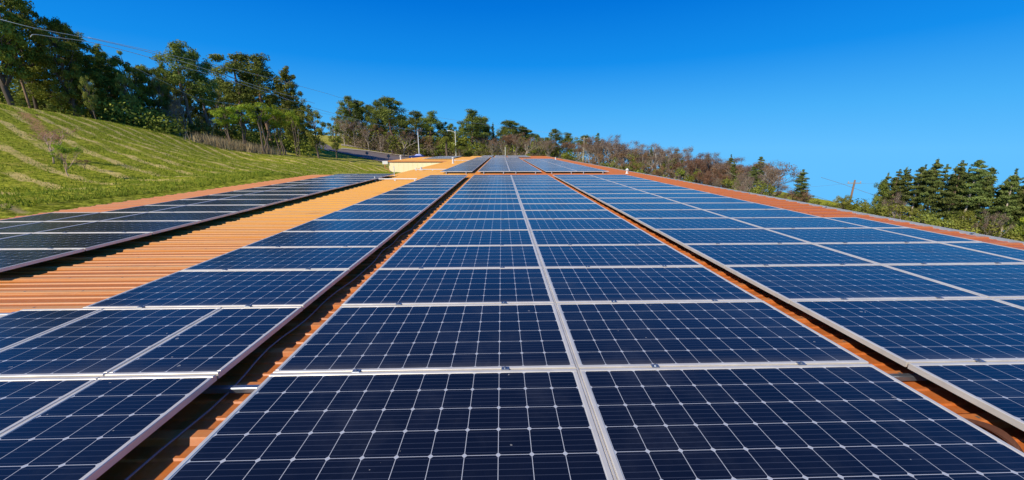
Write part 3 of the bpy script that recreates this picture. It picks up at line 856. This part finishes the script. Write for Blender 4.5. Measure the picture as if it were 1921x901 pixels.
var('palm', [palm(5)])
var('slim', [fir(101, M_barkp, 1.1, base=4.6), fir(102, M_pale, 1.0, base=5.4), fir(103, M_barkp, 1.35, base=4.2), fir(104, M_pale, 1.15, base=6.0), fir(105, M_pale, 1.25, base=5.0)])
var('sapling', [bare(s, 1300, L_pinkish, M_palew, 2.6, .09, 1.2) for s in (111,)])
var('leafysapling', [bare(s, 2600, L_bright, M_palew, 2.6, .13, 1.0) for s in (112,)])

rt = random.Random(8)
trees = []
def tree(kind, px, top_y, depth, wf=1.0, region='', v=None, name=None):
    f = foot(px, depth)
    # the height that brings the top to top_y at this depth
    lo_, hi_ = 0.3, 60
    for _ in range(40):
        m = (lo_+hi_)/2
        if project((f.x, f.y, f.z+m))[1] > top_y: lo_ = m
        else: hi_ = m
    H = (lo_+hi_)/2
    vs = VAR[kind]; tm, cm = vs[rt.randrange(len(vs))] if v is None else vs[v]
    e = empty(name or {'pine':'pine_tree','slim':'pine_tree','bigpine':'pine_tree','palm':'palm_tree','bare':'bare_tree','bush':'shrub','olivebush':'shrub',
                       'sapling':'young_tree','leafysapling':'young_tree','oak':'oak_tree','bigoak':'oak_tree'}.get(kind, 'tree'), f, rt.random()*6.28)
    s_ = H/10; e.scale = (s_*wf, s_*wf, s_)
    for nm, me in (('trunk', tm), ('crown', cm)):
        o = bpy.data.objects.new(nm, me); C.objects.link(o); o.parent = e
    trees.append((e, kind, px, region, depth, H)); return e

# hill crest, left: big dark trees
HC = 'on the hill crest'
for a in (('bigoak',20,-150,34,.80,0),('bigoak',70,-60,38,.60,1),('bigoak',-90,-130,36,.8,1),('bigoak',140,8,37,.62,1),('bigpine',150,36,39,1.3,0),('bigpine',178,95,40,1.1,1),('bigpine',215,85,44,.9,2),
          ('bigoak',262,84,44,.8,0),('bigoak',300,112,48,.85,1),('bigoak',225,95,46,.6,1),('bigpine',235,135,50,.9,0),('bigpine',100,80,42,1.0,1),
          ('pine',362,78,50,1.15,0),('pine',398,92,53,.9,1),('bigoak',385,135,60,.9,0),('bigoak',440,150,70,.9,1),('bigoak',500,150,72,.9,0),('bigoak',555,160,72,.7,1),('bigoak',350,120,54,.8,1),('bigpine',330,120,56,.9,2),('pine',452,90,62,1.3,2),('oak',430,135,66,.9,0),
          ('pine',508,102,64,1.25,0),('bigpine',480,150,66,1.0,1),('bigpine',552,126,64,.85,2),('oak',575,178,64,.8,1),('oak',525,165,66,.9,2),
          ('bigoak',60,120,46,.9,0),('oak',10,150,40,.9,1),('oak',180,170,44,1.0,2),('oak',120,170,38,.8,0)):
    tree(a[0], a[1], a[2], a[3], a[4], HC, a[5])
for a in (('round',255,122,41,.55,0),('round',315,128,46,.6,0),('round',180,132,36,.5,0),('round',420,150,56,.6,0),('umbrella',560,202,52,.6,1)): tree(a[0], a[1], a[2], a[3], a[4], HC, a[5])
HB = 'below the crest trees'
for a in (('bare',338,190,46,1.0),('bare',352,175,47,1.0),('olivebush',380,215,48,1.0),('bush',320,215,50,1.2),('bush',250,215,42,1.0),('bush',205,205,40,1.0),
          ('bush',150,196,37,1.0),('olivebush',265,222,42,.8),('bush',40,178,33,1.0),('bush',95,188,34,1.0),('bare',400,215,50,1.0),('olivebush',425,225,54,1.2),('bush',365,228,48,1.0)):
    tree(a[0], a[1], a[2], a[3], a[4], HB)
UM = 'by the road bend'
for a in (('umbrella',432,200,44,1.0,0),('umbrella',462,194,45,1.1,1),('umbrella',500,188,45,1.25,1),('umbrella',530,196,47,.9,0)):
    tree(a[0], a[1], a[2], a[3], a[4], UM, a[5])
tree('oak', 558, 198, 56, .85, UM, 0); tree('round', 598, 192, 54, .95, UM, 0); tree('round', 632, 222, 64, .8, UM, 0)
# wood beyond the road
WR = 'beyond the road'
for a in (('pine',665,185,128,1.6,0),('pine',690,190,132,1.5,2),('pine',712,192,126,1.5,1),('pine',738,187,122,1.9,2),('pine',700,200,138,1.6,3),
          ('pine',752,220,140,1.6,0),('pine',782,212,135,1.7,2),('pine',812,213,130,1.8,0),('oak',835,228,135,.9,0),('pine',885,211,124,2.0,0),
          ('pine',903,222,128,1.7,2),('oak',870,232,138,1.0,1),('slim',926,233,128,.6,0),('pine',955,230,136,2.3,2),('pine',975,240,140,2.2,1),
          ('pine',998,245,142,2.0,2),('oak',940,245,145,1.0,2),('oak',1020,258,140,.9,0),('pine',1042,246,128,2.0,3),('pine',1062,254,132,1.8,0),
          ('pine',1085,257,130,1.8,2),('oak',650,200,140,1.0,2),('oak',720,222,136,1.0,1),('oak',768,240,138,1.0,0),('oak',800,238,140,1.1,1),
          ('oak',855,250,128,.8,2),('oak',825,258,128,.8,0),('slim',673,205,124,.9,1),('slim',745,205,128,.9,2),('oak',985,262,138,1.0,1),('pine',678,196,140,1.3,1),('pine',725,205,142,1.4,3),('pine',765,222,142,1.4,1),('pine',797,225,140,1.3,2),('pine',848,236,134,1.3,3),('pine',893,225,136,1.4,3),('pine',915,238,140,1.4,1),('pine',966,242,144,1.4,0),('pine',1008,256,142,1.4,1),('pine',1028,262,138,1.4,3)):
    tree(a[0], a[1], a[2]-4, a[3], a[4]*(.78 if a[0] == 'pine' else 1.1), WR, a[5])
for a in (('bare',648,222,118,1.4),('bare',668,225,120,1.3),('bare',693,240,118,1.2),('rust',765,240,122,1.1),('bare',715,252,117,1.2),('bare',760,248,118,1.4),
          ('oak',737,252,114,.75),('rust',792,250,124,1.2),('round',808,248,124,1.2),('bush',825,270,120,1.0),('palm',839,240,110,1.5),('palm',864,262,108,2.2),
          ('bare',900,255,126,1.3),('rust',935,255,124,1.3),('rust',950,248,124,1.2),('bare',965,250,122,1.2),('rust',975,252,126,1.1),('bare',1010,258,122,1.4),
          ('oak',1000,262,124,.8),('bare',1030,262,118,1.2),('bush',1065,278,112,1.2),('bare',1080,268,114,1.2),('olivebush',905,262,122,1.1),('bush',885,268,118,1.1),
          ('round',920,268,118,1.0),('bare',945,262,118,1.1),('bush',1000,278,116,1.2),('rust',700,235,124,1.1),('rust',655,230,122,1.2),('rust',918,250,128,1.2),('bare',925,262,116,1.2),('rust',1050,262,122,1.2),('bare',985,258,118,1.4),('rust',815,262,122,1.0),('bush',790,268,118,1.2),('bare',735,245,120,1.2)):
    tree(a[0], a[1], a[2], a[3], a[4], WR)
# wood falling away to the right
RD = 'in the mixed right wood'
px = 1100
i = 0
kinds = ['bare','rust','slim','bare','bare','rust','bare','oak','bare','slim','bare','rust','olivebush','bare']
while px < 1425:
    u = (px-1100)/325
    ty = 257 + 50*u + rt.uniform(-10, 12)
    dp = 100 - 38*u + rt.uniform(-5, 6)
    k = kinds[i % len(kinds)]
    if k == 'slim': ty -= 8
    if k in ('oak', 'olivebush'): ty += 10
    tree(k, px, ty, dp, {'slim': 1.0, 'oak': .75, 'bare': 1.3, 'rust': 1.2, 'olivebush': .8}[k], RD)
    px += rt.uniform(5, 9); i += 1
for px in range(1105, 1430, 14):
    u = (px-1100)/325
    tree(rt.choice(['olivebush', 'bush', 'rust', 'bare']), px+rt.uniform(-5,5), 286+46*u+rt.uniform(-6,8), 86-34*u, .8, RD)
for a in (('slim',1365,303,64,1.1),('slim',1398,312,60,1.0),('slim',1270,295,78,1.0)): tree(a[0], a[1], a[2], a[3], a[4], RD)
LG = 'in the low right gap'
tree('slim', 1493, 318, 58, 1.5, LG, 0); tree('slim', 1432, 340, 66, .8, LG, 1)
for a in (('olivebush',1435,362,60,.9),('rust',1462,350,60,1.0),('rust',1478,356,58,.9),('olivebush',1525,366,56,1.0),('bush',1500,372,58,.8),('round',1562,356,50,.7),
          ('oak',1575,362,52,.7),('olivebush',1545,372,52,.9),('olivebush',1598,372,50,.9),('round',1612,366,48,.6),('bush',1590,368,54,1.0),('olivebush',1635,374,46,1.0),
          ('olivebush',1662,368,45,1.1),('round',1690,372,44,.7),('olivebush',1715,386,42,1.0),('olivebush',1745,395,41,.9)):
    tree(a[0], a[1], a[2], a[3], a[4], LG)
RW = 'in the far right stand'
for i_, (x_, t_, d_) in enumerate(((1640,332,58),(1652,326,56),(1664,322,58),(1676,326,55),(1690,321,54),(1700,317,56),(1709,313,53),(1719,306,52),(1728,316,55),
        (1738,320,53),(1749,309,51),(1758,320,54),(1768,322,52),(1781,308,50),(1789,315,53),(1797,322,51),(1806,330,54),(1815,338,50),(1827,343,52),(1838,346,50),
        (1846,334,52),(1854,325,48),(1863,338,50),(1872,346,48),(1882,337,47),(1893,339,49),(1903,336,46),(1913,338,48),(1924,334,46),(1938,330,47),(1686,340,60),(1745,336,60),(1775,340,60),(1830,352,58),(1872,356,56))):
    tree('slim', x_, t_-8, d_, (0.85, 1.0, 0.75)[i_ % 3], RW, (i_*2+i_//5) % 5)
for a in (('pine',1630,338,57,.6,1),('pine',1660,334,59,.6,2),('pine',1895,344,51,.6,0)): tree(a[0], a[1], a[2], a[3], a[4], RW, a[5])
for a in (('olivebush',1790,395,40,1.0),('bush',1815,398,39,1.0),('olivebush',1840,405,38,1.0),('bush',1768,388,42,.8),('bare',1830,392,38,.6),('bare',1672,362,48,.6),
          ('umbrella',1895,396,38,.6),('bush',1920,425,37,.7),('oak',1785,385,46,.6),('olivebush',1862,408,38,.8)):
    tree(a[0], a[1], a[2], a[3], a[4], RW)
# two saplings, a low bush and a red shrub on the slope
def small(kind, base, top_y, wf, label, name, v=0, cat='tree'):
    g = ground(*base); d = project(g)[2]
    e = tree(kind, base[0], top_y, d, wf, 'X', v, name); trees.pop()
    e.location = g; tag(e, label, cat); return e
small('sapling', (100, 307), 236, 1.3, 'thin bare pinkish sapling standing alone high on the grass slope', 'young_tree')
small('leafysapling', (131, 333), 270, 1.0, 'thin crooked sapling with some green leaves, lower one on the grass slope', 'young_tree')
small('olivebush', (116, 308), 286, .8, 'low olive bush between the two saplings on the slope', 'shrub', 0, 'bush')
small('rust', (71, 222), 214, 1.0, 'small red-leaved shrub near the top of the slope', 'shrub', 0, 'bush')
small('rust', (160, 320), 298, 1.2, 'low brownish bush right of the two saplings on the slope', 'shrub', 1, 'bush')

DESC = {'pine': 'bare-trunked clumped pine', 'slim': 'slim ragged conifer', 'bigpine': 'big dark many-branched pine', 'oak': 'dark green leafy tree',
        'bigoak': 'very large dark leafy tree', 'umbrella': 'bright green umbrella-crowned tree on thin stems', 'round': 'round olive-green tree', 'bare': 'bare pale-twigged tree',
        'rust': 'rust-leaved winter tree', 'bush': 'dark green bush', 'olivebush': 'yellow-green bush', 'palm': 'palm with drooping fronds'}
CATT = {'bush': 'bush', 'olivebush': 'bush', 'palm': 'palm'}
from collections import defaultdict
gr = defaultdict(list)
for tr_ in trees: gr[(tr_[1], tr_[3])].append(tr_)
for (kind, reg), L in gr.items():
    L.sort(key=lambda q_: q_[2])
    for i, q_ in enumerate(L):
        if len(L) == 1: lb = f'{DESC[kind]} {reg}'
        else: lb = f'{DESC[kind]}, {ordw(i+1)} from the left {reg}'
        tag(q_[0], lb, CATT.get(kind, 'tree'), f'{CATT.get(kind,"tree")}s {reg}'.replace('bushs', 'bushes'))

# undergrowth that reads as one mass behind and between the trunks
def undergrowth(name, spots, leafm, label, size, n_per, seed):
    rg = np.random.default_rng(seed); cs, rs, per = [], [], []
    for (x0, x1, d0, d1, hgt_, cnt) in spots:
        for _ in range(cnt):
            f = foot(rg.uniform(x0, x1), rg.uniform(d0, d1))
            r_ = hgt_*(0.35+0.35*rg.random())
            cs.append((f.x, f.y, f.z + hgt_*0.8*rg.random())); rs.append((r_*1.2, r_*1.2, r_*0.8)); per.append(n_per)
    V, F, T = leaves(cs, rs, per, size, rg, tone_amp=.6)
    o = bpy.data.objects.new(name, np_mesh(name, V, F, leafm, False, {'tone': T})); C.objects.link(o)
    tag(o, label, 'undergrowth', None, 'stuff'); return o
undergrowth('undergrowth', [(640,1100,122,150,7,240),(1100,1430,66,112,4,120)], L_oak, 'dark tangled undergrowth filling the wood beyond the roof', .30, 160, 1)
undergrowth('undergrowth', [(-80,330,38,52,2.6,110),(330,600,54,74,3.0,90)], L_oak, 'dark undergrowth beneath the trees behind the hill crest', .13, 170, 2)
undergrowth('undergrowth', [(1630,1990,46,62,1.6,90),(1430,1640,50,70,2.2,50)], L_olive, 'yellow-green undergrowth beneath the tall stand at right', .14, 150, 3)
undergrowth('undergrowth', [(640,1100,116,126,4.5,170),(1100,1410,64,96,4.5,150)], L_pink, 'pale dry brush at the edge of the wood', .12, 160, 4)

# dry reeds on the crest, grass tufts on the slope
def blades(name, P, hts, mat, label, cat, seed, width=0.02, lean=0.35):
    rg = np.random.default_rng(seed); n = len(P)
    a = rg.random(n)*6.28; w = np.stack([np.cos(a), np.sin(a), np.zeros(n)], 1)*width*(.6+.8*rg.random(n))[:, None]
    tip = P + np.stack([rg.normal(0, lean, n)*hts, rg.normal(0, lean, n)*hts, hts], 1)
    base = P.copy(); base[:, 2] -= 0.02
    V = np.stack([base-w, base+w, tip], 1).reshape(-1, 3); F = np.arange(3*n).reshape(-1, 3)
    o = bpy.data.objects.new(name, np_mesh(name, V, F, mat, False, {'tone': np.repeat(rg.random(n), 3)})); C.objects.link(o)
    tag(o, label, cat, None, 'stuff'); return o
rg = np.random.default_rng(77)
pts = []
for x0, x1, y0, y1, k in ((375,490,268,288,4200),(320,380,250,262,900),(250,330,236,246,500)):
    fa, fb = ground(x0, y0), ground(x1, y1)
    for _ in range(k):
        t_ = rg.random(); q_ = fa.lerp(fb, t_); x = q_.x+rg.normal(0, .9); y = q_.y+1.0+rg.normal(0, 1.0); pts.append((x, y, hz(x, y)))
blades('tall_dry_grass', np.array(pts), rg.uniform(.5, 1.5, len(pts))*rg.random(len(pts))**.3, L_dry, 'clump of tall pale dry grass on the shoulder of the hill', 'grass', 1, .035, .16)
n = 110000
u = rg.random(n)
X = -11.75 - 30*u**1.6; Y = rg.uniform(2, 48, n)
keep = np.ones(n, bool)
Z = hgt(X, Y)
P = np.stack([X, Y, Z], 1)
L_tuft = leaf_mat('grass_blades', (0.10, 0.16, 0.008), (0.44, 0.50, 0.06), 0.0, .35)
blades('grass', P, rg.uniform(.04, .13, n), L_tuft, 'short rough grass growing on the hill slope', 'grass', 2, .014, .6)

# ------------------------------------------------------------------ poles, wires, signs, car
M_pole = plain('weathered_pole', (0.42, 0.40, 0.30), 0.85, 0, .2, 2)
M_conc = plain('concrete_pole', (0.70, 0.68, 0.62), 0.7)
M_wire = plain('aluminium_cable', (0.55, 0.58, 0.62), 0.5, 0.2)
M_wired = plain('dark_cable', (0.16, 0.18, 0.22), 0.6)
M_brn = plain('brown_pole', (0.30, 0.19, 0.13), 0.85, 0, .2, 2)
def pole_at(px, top_y, depth, r, mat, name, label, cat, arm=None, lean=0):
    f = foot(px, depth); tp = at(px, top_y, depth)
    lo_, hi_ = 1, 60
    for _ in range(30):
        m = (lo_+hi_)/2
        if project((f.x, f.y, f.z+m))[1] > top_y: lo_ = m
        else: hi_ = m
    H = m; e = empty(name, f)
    mb = MB(); mb.tube([(0,0,-1), (lean*H*.5, 0, H*.5), (lean*H, 0, H)], [r*1.25, r*1.1, r*.8], 10); mb.build('pole', mat, e)
    if arm: arm(e, H)
    tag(e, label, cat); return f + Vector((lean*H, 0, H)), e
def crossarm(e, H):
    mb = MB(); mb.box(-1.1, 1.1, -.06, .06, H-.55, H-.43)
    mb.build('crossarm', M_pole, e)
    for x in (-1.0, 0, 1.0):
        mb = MB(); mb.tube([(x,0,H-.43),(x,0,H-.25),(x,0,H-.18)], [.05,.07,.03], 8); mb.build('insulator', M_galv, e)
def lamp_arm(e, H):
    mb = MB(); mb.tube([(0,0,H-.5),(-.8,0,H-.05),(-1.6,0,H+.1)], .07, 8); mb.build('arm', M_conc, e)
    mb = MB(); mb.bevbox(-2.4,-1.55,-.18,.18,H+.02,H+.20,.05); mb.build('lamp_head', M_white, e)
pA, _ = pole_at(57, 50, 36, .08, M_brn, 'utility_pole', 'dark pole top among the big dark trees on the left', 'pole')
pB, _ = pole_at(1093, 257, 108, .22, M_pole, 'utility_pole', 'leaning wooden utility pole behind the right side of the distant arrays', 'pole', crossarm)
pC, _ = pole_at(1224, 289, 88, .16, M_conc, 'utility_pole', 'thin pale pole rising from the mixed wood at right', 'pole', None)
pD, _ = pole_at(1579, 338, 60, .14, M_brn, 'utility_pole', 'brown utility pole standing in the low gap of the right-hand wood', 'pole', crossarm)
pole_at(787, 247, 112, .13, M_white, 'lamp_post', 'plain white pole beside the blue car', 'pole')
pole_at(856, 246, 108, .13, M_conc, 'street_lamp', 'street lamp with a short arm beside the palms', 'street lamp', lamp_arm)
pole_at(948, 276, 100, .11, M_conc, 'concrete_post', 'short pale post just beyond the end of the roof', 'post')
def wire(pts, r0, label, mat=M_wire, name='power_cable', n=14):
    """pts: (px, py, depth); smooth curve through them"""
    W = [at(*p) for p in pts]; out = []
    for i in range(len(W)-1):
        p0 = W[max(i-1, 0)]; p1 = W[i]; p2 = W[i+1]; p3 = W[min(i+2, len(W)-1)]
        for k in range(n):
            t_ = k/n
            out.append(0.5*((2*p1)+(p2-p0)*t_+(2*p0-5*p1+4*p2-p3)*t_*t_+(3*p1-p0-3*p2+p3)*t_**3))
    out.append(W[-1]); mb = MB(); mb.tube(out, r0, 6); o = mb.build(name, mat, smooth=True)
    tag(o, label, 'cable', 'overhead power cables'); return o
wire([(-80,14,27),(57,51,29),(190,77,33),(330,112,38.5),(470,158,46),(590,194,56)], .026, 'thick pale cable slanting down from the upper left corner')
wire([(57,70,29),(64,65,29.1),(95,69,30),(190,84,33),(330,122,38.5),(470,163,46),(600,206,57),(720,236,73),(800,248,90)], .022, 'second pale cable, just below the thick one at upper left')
wire([(165,70,33),(330,106,38),(480,140,46),(600,172,57),(700,199,70),(850,225,92),(960,240,102),(1093,258,108)], .020, 'long thin cable running over the left trees to the leaning pole')
wire([(185,92,33),(300,150,38),(400,190,46),(600,212,60),(700,233,75),(840,252,100)], .014, 'thin lower cable crossing in front of the left trees')
wire([(1093,258,108),(1160,272,98),(1224,290,88),(1330,316,74),(1440,341,66),(1579,384,60)], .03, 'thin cable dropping from the leaning pole to the right', M_wired)
wire([(1093,262,108),(1160,279,98),(1224,298,88),(1330,328,74),(1440,356,66),(1500,362,63)], .018, 'lower thin cable dropping from the leaning pole to the right', M_wired)
wire([(1540,333,61),(1579,345,60),(1640,366,57),(1700,380,56)], .028, 'dark cable crossing the brown pole at right', M_wired)
wire([(1430,352,68),(1500,352,64),(1579,346,60),(1640,344,58)], .012, 'faint level cable left and right of the brown pole', M_wired)

def sign(px, top, depth, label):
    def head(e, H):
        mb = MB(); mb.add([(-.42,-.03,H-.4),(0,-.03,H+.02),(.42,-.03,H-.4),(0,-.03,H-.82),(-.42,0,H-.4),(0,0,H+.02),(.42,0,H-.4),(0,0,H-.82)],
                          [(0,3,2,1),(4,5,6,7),(0,1,5,4),(1,2,6,5),(2,3,7,6),(3,0,4,7)]); mb.build('sign_plate', M_steel, e)
    pole_at(px, top, depth, .05, M_steel, 'road_sign', label, 'sign', head)
sign(689, 284, 82, 'grey back of a diamond road sign at the road edge, left one of two')
sign(729.5, 289.5, 78, 'grey back of a diamond road sign nearest the side wing')

# blue car
cf = foot(783, 108)
car = empty('parked_car', cf + Vector((0, 0, .12)), R(-6)); tag(car, 'blue car on the road beyond the side wing roof', 'car')
M_car = plain('blue_car_paint', (0.010, 0.045, 0.24), 0.3, .2, .05); M_tyre = plain('tyre_rubber', (.02,.02,.02), .8); M_glass = plain('car_glass', (.02,.03,.04), .08)
prof = [(-2.2,.35),(-2.25,.7),(-2.1,.92),(-1.1,1.0),(-.55,1.02),(.1,1.45),(1.1,1.48),(1.75,1.05),(2.15,.98),(2.25,.6),(2.2,.35)]
def slab(mb, pr, hw, inset=0.0):
    b = len(mb.v); n = len(pr)
    for s_ in (-1, 1):
        for x, z in pr: mb.v.append((x, s_*(hw - (inset if z > 1.05 else 0)), z))
    mb.f.append(tuple(b+i for i in range(n))); mb.m.append(0); mb.f.append(tuple(b+n+i for i in reversed(range(n)))); mb.m.append(0)
    for i in range(n): mb.f.append((b+i, b+(i+1) % n, b+n+(i+1) % n, b+n+i)[::-1]); mb.m.append(0)
mb = MB(); slab(mb, prof, .88, .15); mb.build('body', M_car, car)
mb = MB(); slab(mb, [(-.45,1.06),(.12,1.40),(1.05,1.43),(1.55,1.06)], .885-.06, 0.06); mb.build('window', M_glass, car)
for x in (-1.4, 1.4):
    for y in (-.82, .82):
        mb = MB(); mb.tube([(x,y-.1,.34),(x,y+.1,.34)], .34, 16); w = mb.build('wheel', M_tyre, car)
        mb = MB(); mb.tube([(x,y-.12,.34),(x,y+.12,.34)], .19, 10); mb.build('rim', M_galv, w)
for y in (-.6, .6):
    mb = MB(); mb.box(-2.27,-2.2,y-.18,y+.18,.62,.76); mb.build('headlight', M_white, car)
